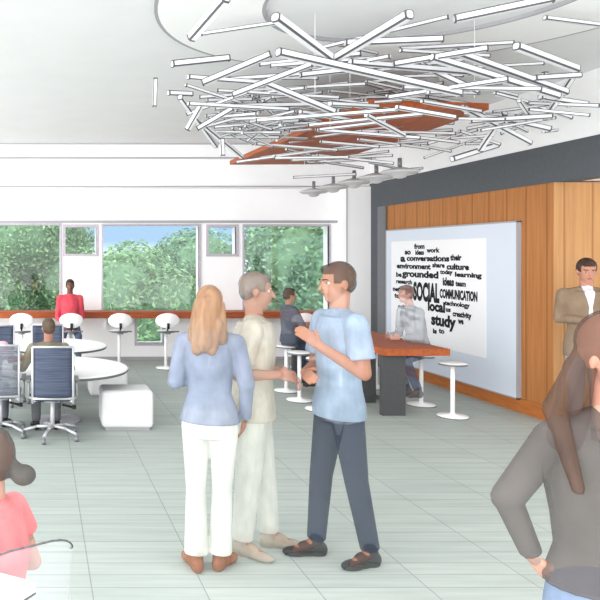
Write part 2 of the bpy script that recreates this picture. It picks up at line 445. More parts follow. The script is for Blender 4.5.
# ------------------------------------------------------------------ tube sculpture and rust ceiling panel
ts = tag(empty('hanging_tube_sculpture', (3.0, 6.8, ZC)), 'hanging sculpture of tangled white tubes under the round ceiling ring', 'sculpture')
def tube_geo(bm, a, b, s=.05):
    a = V(a); b = V(b); x, y, d = frame_of(b - a); h = s / 2; c = s * .2
    prof = [(h - c, h), (-h + c, h), (-h, h - c), (-h, -h + c), (-h + c, -h), (h - c, -h), (h, -h + c), (h, h - c)]
    rings = []
    L_ = (b - a).length
    for (t, sc) in ((0, .78), (0.0001, 1), (.012 / L_, 1), (1 - .012 / L_, 1), (.9999, 1), (1, .78)):
        rings.append([bm.verts.new(a + (b - a) * t + (x * p[0] + y * p[1]) * sc) for p in prof])
    for k_ in range(5):
        for i in range(8):
            f = bm.faces.new((rings[k_][i], rings[k_][(i + 1) % 8], rings[k_ + 1][(i + 1) % 8], rings[k_ + 1][i]))
            f.material_index = 1 if (k_ != 2 or i in (1, 3, 5, 7)) else 0
    bm.faces.new(rings[0][::-1]).material_index = 0; bm.faces.new(rings[-1]).material_index = 0
main = [(191, 38, 226, -2, 4.6, 4.3, .06), (172, 64, 229, 58, 5.5, 5.6, .055), (155.5, 78, 154.5, 107, 6, 6, .035), (202, 83, 271, 54, 5.4, 5.2, .05),
        (188, 77, 268, 83, 5.6, 5.8, .04), (168, 93, 192, 94, 6, 6.1, .045), (232, 95, 312, 64, 5.5, 5.3, .045), (265, 83, 335, 112, 5.6, 5.7, .05),
        (275, 17, 330, 58, 4.4, 4.9, .06), (278, 52, 460, 93, 4.7, 5.4, .055), (410, 14, 333, 60, 4.3, 5.0, .06), (345, 43, 443, 39, 5.0, 4.9, .05),
        (454, 19, 554, -2, 4.4, 4.2, .05), (393, 64, 488, 48, 5.2, 5.0, .045), (516, 46, 577, 69, 5.0, 5.3, .055), (431, 57, 558, 96, 5.1, 5.6, .055),
        (455, 52, 566, 92, 5.2, 5.7, .055), (534, 78, 580, 75, 5.5, 5.6, .045), (540, 97, 587, 104, 5.9, 6, .045), (510, 120, 550, 129, 6.4, 6.4, .05),
        (452, 159, 497, 145, 7.2, 7.3, .06), (462, 107, 530, 143, 6.3, 6.6, .05), (180, 97, 216, 146, 6.0, 7.0, .045), (188, 112, 242, 157, 6.3, 7.2, .045),
        (197, 129, 233, 108, 6.2, 6.1, .045), (187, 130, 202, 104, 6.1, 6.0, .045), (223, 156, 222, 138, 6.6, 6.6, .04), (230, 106, 330, 104, 6.2, 6.4, .045),
        (480, 92, 410, 60, 5.4, 5.6, .045), (543, 100, 545, 72, 5.6, 5.6, .04), (505, 113, 480, 150, 6.5, 6.9, .05), (576, 72, 545, 118, 5.6, 6.2, .045),
        (470, 121, 552, 116, 6.2, 6.1, .045), (300, 75, 420, 62, 5.5, 5.4, .045), (350, 62, 470, 72, 5.3, 5.5, .05)]
ntube = 0
def tube_part(bm):
    o = obj('tube', bm, [M['tube'], M['tubeg']]); return par(o, ts)
for (x0, y0, x1, y1, ya, yb, s) in main:
    bm = bmesh.new(); tube_geo(bm, at(x0, y0, ya), at(x1, y1, yb), s); tube_part(bm); ntube += 1
rnd = random.Random(11)
def rand_tube(bm, t0=0, t1=1):
    t = rnd.uniform(t0, t1); Y_ = 5.3 + 4.0 * t
    c = V((2.55 + 1.45 * t + rnd.gauss(0, .62 - .14 * t), Y_, 3.17 - .12 * t + rnd.uniform(-.16, .24 * (1 - t) + .05)))
    if rnd.random() < (.35 if t < .3 else .72): c.z += .34
    c.x = max(1.5 + 1.25 * t, min(4.45 + .25 * t, c.x))
    an = rnd.choice((-1, 1)) * rnd.uniform(.05, .75); ln = rnd.uniform(.55, 1.1)
    d = V((math.cos(an), math.sin(an) * 1.0, rnd.uniform(-.12, .12))).normalized() * ln / 2
    tube_geo(bm, c - d, c + d, rnd.uniform(.028, .038))
while ntube < 100:
    bm = bmesh.new(); rand_tube(bm, 0, .85); tube_part(bm); ntube += 1
bm = bmesh.new()
for _ in range(70): rand_tube(bm, .15, 1)
for q_ in range(70):
    if q_ < 40: t = rnd.random() * .6; c = V((1.75 + .95 * t + rnd.gauss(0, .16), 6.0 + 2.6 * t, 3.2 + rnd.uniform(-.12, .2)))
    else: t = rnd.random(); c = V((4.3 + .3 * t + rnd.gauss(0, .22), 5.9 + 2.0 * t, 3.22 + rnd.uniform(-.16, .14)))
    an = rnd.uniform(-1.5, 1.5); d = V((math.cos(an), math.sin(an), rnd.uniform(-.3, .3))).normalized() * rnd.uniform(.15, .34)
    tube_geo(bm, c - d, c + d, rnd.uniform(.026, .034))
o = tube_part(bm); o.name = 'tube_cluster'; o['kind'] = 'stuff'
bm = bmesh.new()
for (x, y, z) in ((2.2, 5.6, 3.2), (3.6, 5.8, 3.2), (2.9, 7.0, 3.15), (4.2, 8.2, 3.1), (3.4, 9.0, 3.05)): rod(bm, (x, y, z), (x, y, ZC), .003, n=5)
par(obj('suspension_wire', bm, M['white']), ts)
rp = tag(empty('ceiling_panel', (3.55, 8.5, 3.2)), 'rust-orange wooden panel hung flat above the tangled white tubes', 'panel')
bm = bmesh.new()
pts = [(2.86, 10.55), (4.25, 10.5), (4.28, 8.2), (4.2, 6.55), (3.0, 6.38), (2.95, 7.3)]
zp = 3.26
lo = [bm.verts.new((x, y, zp)) for x, y in pts]; hi = [bm.verts.new((x, y, zp + .06)) for x, y in pts]
bm.faces.new(lo); bm.faces.new(hi[::-1])
for i in range(len(pts)): bm.faces.new((lo[i], lo[(i + 1) % len(pts)], hi[(i + 1) % len(pts)], hi[i]))
par(obj('panel_board', bm, M['rust']), rp)
bm = bmesh.new()
for (x, y) in ((3.1, 7.0), (4.0, 7.0), (3.1, 10.2), (4.0, 10.2)): rod(bm, (x, y, zp + .05), (x, y, ZC), .004, n=5)
par(obj('suspension_wire', bm, M['white']), rp)

# ------------------------------------------------------------------ meeting tables
def round_table(x, y, r, h, label):
    e = tag(empty('round_table', (x, y, 0)), label, 'table', 'round meeting tables')
    bm = bmesh.new(); lathe(bm, [(r - .03, h - .045), (r - .008, h - .04), (r, h - .03), (r, h - .012), (r - .012, h)], 64)
    for f in bm.faces:
        zc = f.calc_center_median().z
        if zc < h - .008 : f.material_index = 1
    obj('tabletop', bm, [M['white'], M['line']], e, False)
    bm = bmesh.new(); rod(bm, (0, 0, .03), (0, 0, h - .04), .035); obj('pedestal', bm, M['white'], e)
    bm = bmesh.new(); lathe(bm, [(.26, 0), (.26, .012), (.05, .04)], 32); obj('foot', bm, M['chrome'], e)
    return e
round_table(.2, 8.07, .81, .62, 'white round meeting table in front of the slate mesh chair, the nearer of two')
round_table(.19, 10.02, .76, .62, 'white round meeting table behind the nearer one, close to the window counter')

# ------------------------------------------------------------------ office chairs (origin at floor, facing +Y)
def office_chair(name, meshm):
    e = empty(name)
    bm = bmesh.new(); box(bm, -.22, .22, -.2, .24, .41, .46, bev=.02); obj('seat', bm, meshm, e)
    bm = bmesh.new()
    n = 9
    for i in range(n):
        for j in range(n):
            pass
    vs = [[bm.verts.new((-.195 + .39 * i / 8, -.235 - .03 * math.sin(math.pi * i / 8), .46 + .5 * j / 8)) for i in range(9)] for j in range(9)]
    for j in range(8):
        for i in range(8): bm.faces.new((vs[j][i], vs[j][i + 1], vs[j + 1][i + 1], vs[j + 1][i]))
    o = obj('backrest', bm, meshm, e, True); s = o.modifiers.new('s', 'SOLIDIFY'); s.thickness = .012
    bm = bmesh.new()
    rod(bm, (-.205, -.235, .4), (-.205, -.235, .97), .012); rod(bm, (.205, -.235, .4), (.205, -.235, .97), .012)
    rod(bm, (-.205, -.235, .97), (.205, -.235, .97), .012); rod(bm, (-.205, -.235, .45), (.205, -.235, .45), .014)
    rod(bm, (-.205, -.235, .42), (-.1, .0, .4), .012); rod(bm, (.205, -.235, .42), (.1, 0, .4), .012)
    obj('back_frame', bm, M['chrome'], e)
    for s_ in (-1, 1):
        bm = bmesh.new(); box(bm, s_ * .25 - .025, s_ * .25 + .025, -.16, .12, .60, .625, bev=.008)
        a = obj('armrest', bm, M['gmet'], e)
        bm = bmesh.new(); path_rod(bm, [(s_ * .25, .0, .6), (s_ * .25, -.02, .42), (s_ * .17, -.02, .4)], .011); obj('arm_support', bm, M['chrome'], a)
    bm = bmesh.new(); rod(bm, (0, 0, .1), (0, 0, .41), .022); rod(bm, (-.08, 0, .39), (.08, 0, .39), .03); obj('gas_column', bm, M['chrome'], e)
    bm = bmesh.new(); rod(bm, (.1, -.1, .36), (.2, -.12, .34), .012); rod(bm, (.2, -.12, .34), (.24, -.12, .34), .022); obj('tilt_knob', bm, M['black'], e)
    bm = bmesh.new()
    for i in range(5):
        a = R(90 + 72 * i + 18)
        path_rod(bm, [(0, 0, .12), (.16 * math.cos(a), .16 * math.sin(a), .115), (.3 * math.cos(a), .3 * math.sin(a), .075)], .015)
    b = obj('base', bm, M['chrome'], e)
    for i in range(5):
        a = R(90 + 72 * i + 18); cx, cy = .3 * math.cos(a), .3 * math.sin(a)
        bm = bmesh.new(); rod(bm, (cx - .02, cy, .03), (cx + .02, cy, .03), .03, n=14); rod(bm, (cx, cy, .03), (cx, cy, .08), .01, n=8)
        obj('caster', bm, M['gmet'], b)
    return e
oc = office_chair('office_chair', M['mesh'])
oc.location = (.13, 7.3, 0); tag(oc, 'slate mesh office chair in front of the man in olive', 'chair', 'office chairs round the meeting tables')
o = copy_tree(oc); o.location = (.1, 9.1, 0); o.rotation_euler = (0, 0, math.pi)
tag(o, 'slate mesh office chair facing us behind the head of the man in olive', 'chair', 'office chairs round the meeting tables')
oc2 = office_chair('office_chair', M['meshl'])
oc2.location = (-.42, 7.42, 0); tag(oc2, 'see-through pale mesh office chair at the left picture edge', 'chair', 'office chairs round the meeting tables')
o = copy_tree(oc); o.location = (-.5, 8.98, 0); o.rotation_euler = (0, 0, math.pi + .2)
tag(o, 'slate mesh office chair cut by the left picture edge, facing us across the table', 'chair', 'office chairs round the meeting tables')

# ------------------------------------------------------------------ poufs
def pouf(x0, x1, y0, y1, h, label):
    e = tag(empty('pouf', ((x0 + x1) / 2, (y0 + y1) / 2, 0)), label, 'pouf', 'white block poufs')
    a, b = (x1 - x0) / 2, (y1 - y0) / 2
    mbox('cushion', (-a, a, -b, b, .025, h), M['pouf'], e, bev=.045)
    mbox('plinth', (-a + .04, a - .04, -b + .04, b - .04, 0, .03), M['lline'], e)
pouf(.67, 1.23, 7.56, 8.0, .43, 'white block pouf standing on the open floor, nearer of the two')
pouf(.66, 1.17, 9.3, 9.75, .36, 'white block pouf half hidden behind the nearer one and the round table')

# ------------------------------------------------------------------ near table and shell chair, lower left
nt_ = tag(empty('side_table', (-.42, 1.98, 0)), 'white table corner at the lower left picture edge', 'table')
d1 = V((-.87, .49, 0)).normalized(); d2 = V((-.6, -.8, 0)).normalized()
c0 = V((-.015, 2.14, 0))
bm = bmesh.new()
P = [c0, c0 + d1 * .62, c0 + d1 * .62 + d2 * .6, c0 + d2 * .6]
lo = [bm.verts.new((p.x, p.y, .868)) for p in P]; hi = [bm.verts.new((p.x, p.y, .9)) for p in P]
bm.faces.new(lo[::-1]).material_index = 0; bm.faces.new(hi)
for i in range(4): bm.faces.new((lo[i], lo[(i + 1) % 4], hi[(i + 1) % 4], hi[i]))
par(obj('tabletop', bm, M['white']), nt_)
bm = bmesh.new()
for i in range(4):
    a_, b_ = P[i], P[(i + 1) % 4]
    rod(bm, (a_.x, a_.y, .866), (b_.x, b_.y, .866), .0035, n=6)
par(obj('edge_band', bm, M['line']), nt_)
mid = (P[0] + P[2]) / 2
bm = bmesh.new(); rod(bm, (mid.x, mid.y, .02), (mid.x, mid.y, .87), .035); par(obj('pedestal', bm, M['white']), nt_)
bm = bmesh.new(); lathe(bm, [(.24, 0), (.24, .012), (.04, .03)], 32, (mid.x, mid.y, 0)); par(obj('foot', bm, M['chrome']), nt_)

# ------------------------------------------------------------------ people
def cap_bm(bm, a, b, ra, rb, n=14, flat=False):
    a = V(a); b = V(b); d = b - a; L_ = d.length
    x, y, d = frame_of(d)
    rings = []
    if flat: prof = [(0, ra * .96), (L_ * .02, ra), (L_ * .5, (ra + rb) / 2), (L_ * .98, rb), (L_, rb * .96)]
    else:
        prof = [(-ra * math.cos(t), ra * math.sin(t)) for t in (R(8), R(35), R(65), R(90))] + [(L_ / 2, (ra + rb) / 2)] + \
               [(L_ + rb * math.cos(t), rb * math.sin(t)) for t in (R(90), R(65), R(35), R(8))]
    for (z, r) in prof:
        rings.append([bm.verts.new(a + d * z + (x * math.cos(2 * math.pi * i / n) + y * math.sin(2 * math.pi * i / n)) * r) for i in range(n)])
    for k_ in range(len(rings) - 1):
        for i in range(n): bm.faces.new((rings[k_][i], rings[k_][(i + 1) % n], rings[k_ + 1][(i + 1) % n], rings[k_ + 1][i]))
    bm.faces.new(rings[0][::-1]); bm.faces.new(rings[-1])

def ell_bm(bm, c, r, Mx=None):
    q = bmesh.ops.create_uvsphere(bm, u_segments=20, v_segments=12, radius=1)
    for v in q['verts']:
        p = V((v.co.x * r[0], v.co.y * r[1], v.co.z * r[2]))
        v.co = V(c) + (Mx @ p if Mx else p)

def loft_bm(bm, rings, n=24):
    rg = [[bm.verts.new((cx + rx * math.cos(2 * math.pi * i / n), cy + ry * math.sin(2 * math.pi * i / n), z)) for i in range(n)] for (cx, cy, z, rx, ry) in rings]
    for k_ in range(len(rg) - 1):
        for i in range(n): bm.faces.new((rg[k_][i], rg[k_][(i + 1) % n], rg[k_ + 1][(i + 1) % n], rg[k_ + 1][i]))
    bm.faces.new(rg[0][::-1]); bm.faces.new(rg[-1])

def pdist(P, pr):
    kd = pr[0]
    if kd in ('cap', 'cyl'):
        a = np.array(pr[1]); b = np.array(pr[2]); d = b - a; t = np.clip(((P - a) @ d) / max(1e-9, d @ d), 0, 1)
        return np.linalg.norm(P - (a + t[:, None] * d), axis=1) - (pr[3] + (pr[4] - pr[3]) * t)
    if kd == 'ell':
        q = P - np.array(pr[1])
        if pr[3] is not None: q = q @ np.array(pr[3])
        return (np.linalg.norm(q / np.array(pr[2]), axis=1) - 1) * min(pr[2])
    rs = pr[1]; z = [r[2] for r in rs]
    cx = np.interp(P[:, 2], z, [r[0] for r in rs]); cy = np.interp(P[:, 2], z, [r[1] for r in rs])
    rx = np.interp(P[:, 2], z, [r[3] for r in rs]); ry = np.interp(P[:, 2], z, [r[4] for r in rs])
    d = (np.sqrt(((P[:, 0] - cx) / rx) ** 2 + ((P[:, 1] - cy) / ry) ** 2) - 1) * np.minimum(rx, ry)
    dz = np.maximum(0, np.maximum(z[0] - P[:, 2], P[:, 2] - z[-1]))
    return np.sqrt(np.maximum(d, 0) ** 2 + dz ** 2) + np.minimum(d, 0)

def fuse(name, prims, voxel, mats, parent, smooth=3, tags=None, cut=None):
    bm = bmesh.new()
    for p in prims:
        if p[0] == 'cap': cap_bm(bm, *p[1:5])
        elif p[0] == 'cyl': cap_bm(bm, *p[1:5], flat=True)
        elif p[0] == 'ell': ell_bm(bm, p[1], p[2], p[3])
        else: loft_bm(bm, p[1])
    bmesh.ops.recalc_face_normals(bm, faces=bm.faces)
    me = bpy.data.meshes.new('tmp'); bm.to_mesh(me); bm.free()
    o = bpy.data.objects.new('tmp', me); COL.objects.link(o)
    r = o.modifiers.new('r', 'REMESH'); r.mode = 'VOXEL'; r.voxel_size = voxel
    s = o.modifiers.new('s', 'SMOOTH'); s.iterations = smooth; s.factor = .5
    dg = bpy.context.evaluated_depsgraph_get(); dg.update()
    m2 = bpy.data.meshes.new_from_object(o.evaluated_get(dg)); m2.name = name
    bpy.data.objects.remove(o); bpy.data.meshes.remove(me)
    if cut:
        b2 = bmesh.new(); b2.from_mesh(m2)
        bmesh.ops.delete(b2, geom=[v for v in b2.verts if cut(v.co)], context='VERTS')
        b2.to_mesh(m2); b2.free()
    m2.materials.clear()
    for m in (mats if isinstance(mats, (list, tuple)) else [mats]): m2.materials.append(m)
    np_ = len(m2.polygons)
    if tags and np_:
        C_ = np.empty(np_ * 3); m2.polygons.foreach_get('center', C_); C_ = C_.reshape(-1, 3)
        best = np.full(np_, 1e9); idx = np.zeros(np_, dtype=np.int32)
        for p in prims:
            d = pdist(C_, p); s_ = d < best; best[s_] = d[s_]; idx[s_] = tags[p[-1]]
        m2.polygons.foreach_set('material_index', idx)
    m2.polygons.foreach_set('use_smooth', np.ones(np_, dtype=bool))
    o = bpy.data.objects.new(name, m2); COL.objects.link(o); o.parent = parent
    return o

def hand_prims(w, d, n, s, side, curl=.5, tg='skin', spread=1.0):
    w = V(w); d = V(d).normalized(); n = V(n); n = (n - d * n.dot(d)).normalized(); c = d.cross(n) * side
    Mx = Matrix((d, c, n)).transposed()
    pr = [('ell', tuple(w + d * .048 * s), (.05 * s, .038 * s, .016 * s), Mx, tg)]
    for i, ln in enumerate((.07, .08, .075, .058)):
        b = w + d * .088 * s + c * (.029 - .0195 * i) * s * spread
        a1 = curl * .5; a2 = curl * 1.5
        e1 = b + (d * math.cos(a1) + n * math.sin(a1)) * ln * .5 * s
        e2 = e1 + (d * math.cos(a2) + n * math.sin(a2)) * ln * .5 * s
        pr += [('cap', tuple(w + d * .05 * s + c * (.024 - .016 * i) * s), tuple(b), .0095 * s, .009 * s, tg),
               ('cap', tuple(b), tuple(e1), .009 * s, .0082 * s, tg), ('cap', tuple(e1), tuple(e2), .0082 * s, .007 * s, tg)]
    t0 = w + d * .02 * s + c * .022 * s; t1 = t0 + (d * .7 + c * .7 + n * .2).normalized() * .045 * s; t2 = t1 + (d + n * .5 * curl).normalized() * .03 * s
    pr += [('cap', tuple(t0), tuple(t1), .013 * s, .0105 * s, tg), ('cap', tuple(t1), tuple(t2), .0105 * s, .008 * s, tg)]
    return pr

TORSO = [(0.0, .160, .112), (.08, .168, .118), (.22, .150, .106), (.34, .142, .102), (.5, .152, .112), (.68, .166, .118), (.82, .168, .108), (.93, .135, .085), (1.0, .065, .06)]
TORSOF = [(0.0, .162, .112), (.08, .17, .118), (.22, .148, .104), (.36, .124, .092), (.5, .132, .10), (.66, .146, .122), (.8, .148, .1), (.93, .118, .075), (1.0, .052, .052)]

def torso(P, Nn, s, fem, infl=0, t0=0, t1=1, lo=None, tg='top', flare=0):
    P = V(P); Nn = V(Nn); out = []
    for (t, rx, ry) in (TORSOF if fem else TORSO):
        if t < t0 - 1e-6 or t > t1 + 1e-6: continue
        c = P.lerp(Nn, t); k_ = flare * max(0, .35 - t)
        out.append((c.x, c.y, c.z, (rx + k_) * s + infl, (ry + k_) * s + infl))
    if lo is not None:
        f = out[0]; out.insert(0, (f[0], f[1], lo, f[3] + flare * .05, f[4] + flare * .05))
    return ('loft', out, tg)

def person(loc, rz, label, H, J, colors, hair, fem=False, alpha=1.0, top='long', bottom=True, voxel=.008, head_yaw=0, head_pitch=0, headoff=(0, 0, 0),
           lean=(0, 0), face=True, shirt_lo=None, shoe=(40, 40, 42), leg_w=1.0, extra=None, hands=True, pelvis=None, hs=1.0, girth=1.0, flare_leg=1.0, jacket=None, sleeve=.72, arm_k=1.0):
    """local frame: faces +Y, right hand towards +X, origin on the floor"""
    s = H / 1.75
    root = tag(empty('person', loc, rz), label, 'person')
    skin_c, top_c, bot_c = colors
    al2 = 1 - (1 - alpha) ** .5; al4 = 1 - (1 - alpha) ** .25
    if alpha >= 1: al2 = al4 = 1
    g = str(id(root) % 9973)
    m_under = None if alpha >= 1 else (mat('under_cloth', top_c, .9, .04), mat('under_cloth', bot_c, .9, .04))
    m_skin = mat('skin', skin_c, .55, al2, var=.05, scale=14)
    m_top = mat('top_cloth', top_c, .85, al2, var=.22, scale=9, bump=.8, stretch=(1, 1, .6))
    m_bot = mat('trouser_cloth', bot_c, .85, al2, var=.2, scale=8, bump=.8, stretch=(1, 1, .4))
    m_hair = mat('hair', hair[1], .6, al2, var=.35, scale=22, stretch=(1, 1, .18), bump=.6)
    P = V(pelvis) if pelvis else V((0, 0, .88 * s))
    D = dict(neck=V((lean[0], lean[1], P.z + .6 * s)))
    def sc(v): return V(v)
    nk = D['neck']
    shw = (.158 if fem else .178) * s
    spine = (nk - P).normalized()
    hc = nk + V((headoff[0], headoff[1], headoff[2])) + V((0, .012, .155 * s))
    j = {'shR': nk + V((shw, 0, -.078 * s)), 'shL': nk + V((-shw, 0, -.078 * s)), 'hipR': P + V((.085 * s, 0, .0)), 'hipL': P + V((-.085 * s, 0, .0)),
         'elR': None, 'elL': None, 'wrR': None, 'wrL': None, 'knR': None, 'knL': None, 'anR': None, 'anL': None,
         'hdR': None, 'hdL': None, 'hnR': V((-1, 0, 0)), 'hnL': V((1, 0, 0)), 'ftR': V((.15, 1, 0)), 'ftL': V((-.15, 1, 0)), 'cuR': .5, 'cuL': .5}
    for k_, v in J.items(): j[k_] = V(v) if isinstance(v, (tuple, list)) else v
    for sd, sg in (('R', 1), ('L', -1)):
        if j['el' + sd] is None: j['el' + sd] = j['sh' + sd] + V((sg * .05, -.03, -.28 * s))
        if j['wr' + sd] is None: j['wr' + sd] = j['el' + sd] + V((sg * .01, .06, -.24 * s))
        if j['hd' + sd] is None: j['hd' + sd] = j['wr' + sd] - j['el' + sd]
        if j['an' + sd] is None: j['an' + sd] = V((sg * .09, 0, .085))
        if j['kn' + sd] is None: j['kn' + sd] = (j['hip' + sd] + j['an' + sd]) / 2 + V((0, .015, .01))
    HM = Matrix.Rotation(head_yaw, 3, 'Z') @ Matrix.Rotation(head_pitch, 3, 'X')
    q = s * hs
    def hp(x, y, z): return tuple(hc + HM @ (V((x, y, z)) * q))
    fj = .94 if fem else 1
    pr = [('cap', tuple(nk - V((0, .0, .03))), hp(0, -.02, -.05), (.045 if fem else .056) * s, (.046 if fem else .054) * s, 'skin'),
          ('ell', hp(0, -.014, .028), (.076 * q, .096 * q, .09 * q), HM, 'skin'),
          ('ell', hp(0, .018, -.03), (.062 * q * fj, .074 * q, .088 * q), HM, 'skin'),
          ('ell', hp(0, .052, -.088), (.032 * q * fj, .03 * q, .026 * q), HM, 'skin'),
          ('cap', hp(0, .088, .008), hp(0, .108, -.026), .009 * q, .0125 * q, 'skin'),
          ('ell', hp(-.032, .083, .02), (.02 * q, .01 * q, .007 * q), HM, 'skin'), ('ell', hp(.032, .083, .02), (.02 * q, .01 * q, .007 * q), HM, 'skin'),
          ('ell', hp(0, .088, -.056), (.022 * q, .01 * q, .008 * q), HM, 'skin'),
          ('ell', hp(.077 * fj, -.008, -.012), (.009 * q, .02 * q, .03 * q), HM, 'skin'), ('ell', hp(-.077 * fj, -.008, -.012), (.009 * q, .02 * q, .03 * q), HM, 'skin')]
    tr = torso(P, nk, s, fem)
    pr += [tr] + [('cap', tuple(nk + V((0, -.012, -.04 * s))), tuple(j['sh' + z_] - V(((1 if z_ == 'R' else -1) * .02, 0, 0))), .05 * s, .047 * s, 'top') for z_ in 'RL']
    long = top == 'long'
    for sd in 'RL':
        sh, el, wr = j['sh' + sd], j['el' + sd], j['wr' + sd]
        pr += [('cap', tuple(sh), tuple(el), (.043 if fem else .052) * s, (.034 if fem else .04) * s, 'top'),
               ('cap', tuple(el), tuple(wr), (.034 if fem else .04) * s, (.023 if fem else .028) * s, 'top' if long else 'skin')]
        if not long: 
            m_ = sh.lerp(el, .55); pr[-2] = ('cap', tuple(sh), tuple(m_), (.043 if fem else .052) * s, (.039 if fem else .047) * s, 'top')
            pr.append(('cap', tuple(m_), tuple(el), (.038 if fem else .046) * s, (.034 if fem else .04) * s, 'skin'))
        if hands: pr += hand_prims(wr, j['hd' + sd], j['hn' + sd], s * (.93 if fem else 1), 1 if sd == 'R' else -1, j['cu' + sd])
        hp_, kn, an = j['hip' + sd], j['kn' + sd], j['an' + sd]
        pr += [('cap', tuple(hp_), tuple(kn), .085 * s, .056 * s, 'bot'), ('cap', tuple(kn), tuple(kn.lerp(an, .35) + V((0, -.012, 0))), .052 * s, .055 * s, 'bot'),
               ('cap', tuple(kn.lerp(an, .3)), tuple(an), .052 * s, .036 * s, 'bot'),
               ('cap', tuple(an), tuple(an + V(j['ft' + sd]).normalized() * .13 * s + V((0, 0, -.05 * s))), .034 * s, .02 * s, 'skin')]
    fuse('body', pr, voxel, [m_skin, m_under[0] if m_under else m_top, m_under[1] if m_under else m_bot], root, tags={'skin': 0, 'top': 1, 'bot': 2})
    # shirt or jacket
    i_ = .012
    lo = shirt_lo if shirt_lo is not None else P.z + .04
    sp_ = [torso(P, nk, s * girth, fem, i_ , .08 if lo <= P.z + .06 * s else .22, .93, lo=lo, flare=.03)]
    sp_ += [('cap', tuple(nk + V((0, -.012, -.045 * s))), tuple(j['sh' + z_] - V(((1 if z_ == 'R' else -1) * .02, 0, 0))), .05 * s + .012, .047 * s + .012, 'top') for z_ in 'RL']
    for sd in 'RL':
        sh, el, wr = j['sh' + sd], j['el' + sd], j['wr' + sd]
        a0 = (.043 if fem else .052) * s + i_
        if top == 'long':
            sp_ += [('cap', tuple(sh), tuple(el), (a0 + .004) * arm_k, (.048 * s + .003) * arm_k, 't'), ('cyl', tuple(el), tuple(el.lerp(wr, .95)), .046 * s * arm_k, .036 * s * arm_k, 't')]
        else:
            sp_ += [('cyl', tuple(sh), tuple(sh.lerp(el, sleeve)), a0 + .006, a0 + .012, 't'), ('ell', tuple(sh), (a0 + .004,) * 3, None, 't')]
    fuse('jacket' if jacket else 'shirt', sp_, voxel, m_top, root, 3)
    if jacket:      # shirt front shown in the open jacket
        m_in = mat('inner_shirt', jacket, .8, alpha if alpha < 1 else 1, var=.05)
        c1 = P.lerp(nk, .9); c2 = P.lerp(nk, .42)
        fuse('shirt_front', [('cap', tuple(c1 + V((0, .085 * s, 0))), tuple(c2 + V((0, .108 * s + i_, 0))), .045 * s, .014 * s, 's'), ('cap', tuple(c1 + V((0, .03, .0))), tuple(nk + V((0, .008, -.01))), .05 * s, .05 * s, 's')], voxel, m_in, root)
    # trousers
    tp = [('loft', [(P.x, P.y, P.z - .06 * s, .15 * s, .115 * s), (P.x, P.y, P.z + .02 * s, .172 * s, .127 * s), (P.x + (nk.x - P.x) * .15, P.y + (nk.y - P.y) * .15, P.z + .12 * s, .16 * s, .116 * s)], 'b')]
    for sd in 'RL':
        hp_, kn, an = j['hip' + sd], j['kn' + sd], j['an' + sd]
        tp += [('cap', tuple(hp_), tuple(kn), .095 * s * leg_w, .066 * s * leg_w, 'b'), ('cyl', tuple(kn), tuple(kn.lerp(an, .96)), .066 * s * leg_w, .054 * s * leg_w * flare_leg, 'b'), ('ell', tuple(kn), (.066 * s * leg_w,) * 3, None, 'b')]
    fuse('trousers', tp, voxel, m_bot, root, 3)
    m_shoe = mat('shoe', shoe, .5, al2)
    for sd in 'RL':
        an = j['an' + sd]; d = V(j['ft' + sd]); d.z = 0; d.normalize(); z0 = an.z - .085 * s
        sd_ = V((-d.y, d.x, 0)); Mx = Matrix((d, sd_, V((0, 0, 1)))).transposed()
        c = an.copy(); c.z = 0
        b = V((c.x, c.y, z0))
        fuse('shoe', [('ell', tuple(b + d * .12 * s + V((0, 0, .028))), (.085 * s, .045 * s, .03 * s), Mx, 's'), ('ell', tuple(b - d * .01 * s + V((0, 0, .04))), (.06 * s, .04 * s, .055 * s), Mx, 's'),
                      ('cap', tuple(b - d * .04 + V((0, 0, .012))), tuple(b + d * .16 * s + V((0, 0, .012))), .012, .012, 's'),
                      ('ell', tuple(b + d * .05 * s + V((0, 0, .045))), (.07 * s, .04 * s, .05 * s), Mx, 's'), ('cap', tuple(b + V((0, 0, .05))), tuple(b + V((0, 0, .088 * s))), .047 * s, .044 * s, 's')], .007, m_shoe, root)
    # hair
    st = hair[0]
    hr = [('ell', hp(0, -.017, .034), (.083 * q, .1 * q, .092 * q), HM, 'h'), ('ell', hp(0, -.05, -.005), (.076 * q, .06 * q, .07 * q), HM, 'h')]
    zl = .045; ymax = .052
    if st == 'short': hr.append(('ell', hp(0, .032, .084), (.062 * q, .05 * q, .03 * q), HM, 'h'))
    if st == 'long':
        nb = nk - hc
        hr += [('cap', hp(0, -.06, .0), hp(0, -.115, -.22), .085 * q, .07 * q, 'h'), ('cap', hp(.045, -.08, -.12), hp(.04, -.13, hair[2]), .06 * q, .03 * q, 'h'), ('cap', hp(-.045, -.08, -.12), hp(-.05, -.13, hair[2]), .06 * q, .035 * q, 'h')]
        hr += [('cap', hp(.07, -.02, .0), hp(.085, -.07, -.2), .03 * q, .04 * q, 'h'), ('cap', hp(-.07, -.02, .0), hp(-.085, -.07, -.2), .03 * q, .04 * q, 'h')]
    if st == 'front':
        for sg in (-1, 1):
            hr += [('cap', hp(.0, .03, .095), hp(sg * .084, -.02, .0), .03 * q, .022 * q, 'h'), ('cap', hp(sg * .086, -.025, .0), hp(sg * .165, -.02, -.15), .022 * q, .03 * q, 'h'),
                   ('cap', hp(sg * .165, -.02, -.15), hp(sg * .18, .08, hair[2]), .03 * q, .016 * q, 'h'), ('cap', hp(sg * .07, -.03, -.03), hp(sg * .12, -.04, -.17), .03 * q, .035 * q, 'h'),
                   ('cap', hp(sg * .04, -.07, -.05), hp(sg * .08, -.09, -.25), .05 * q, .045 * q, 'h')]
        ymax = .2
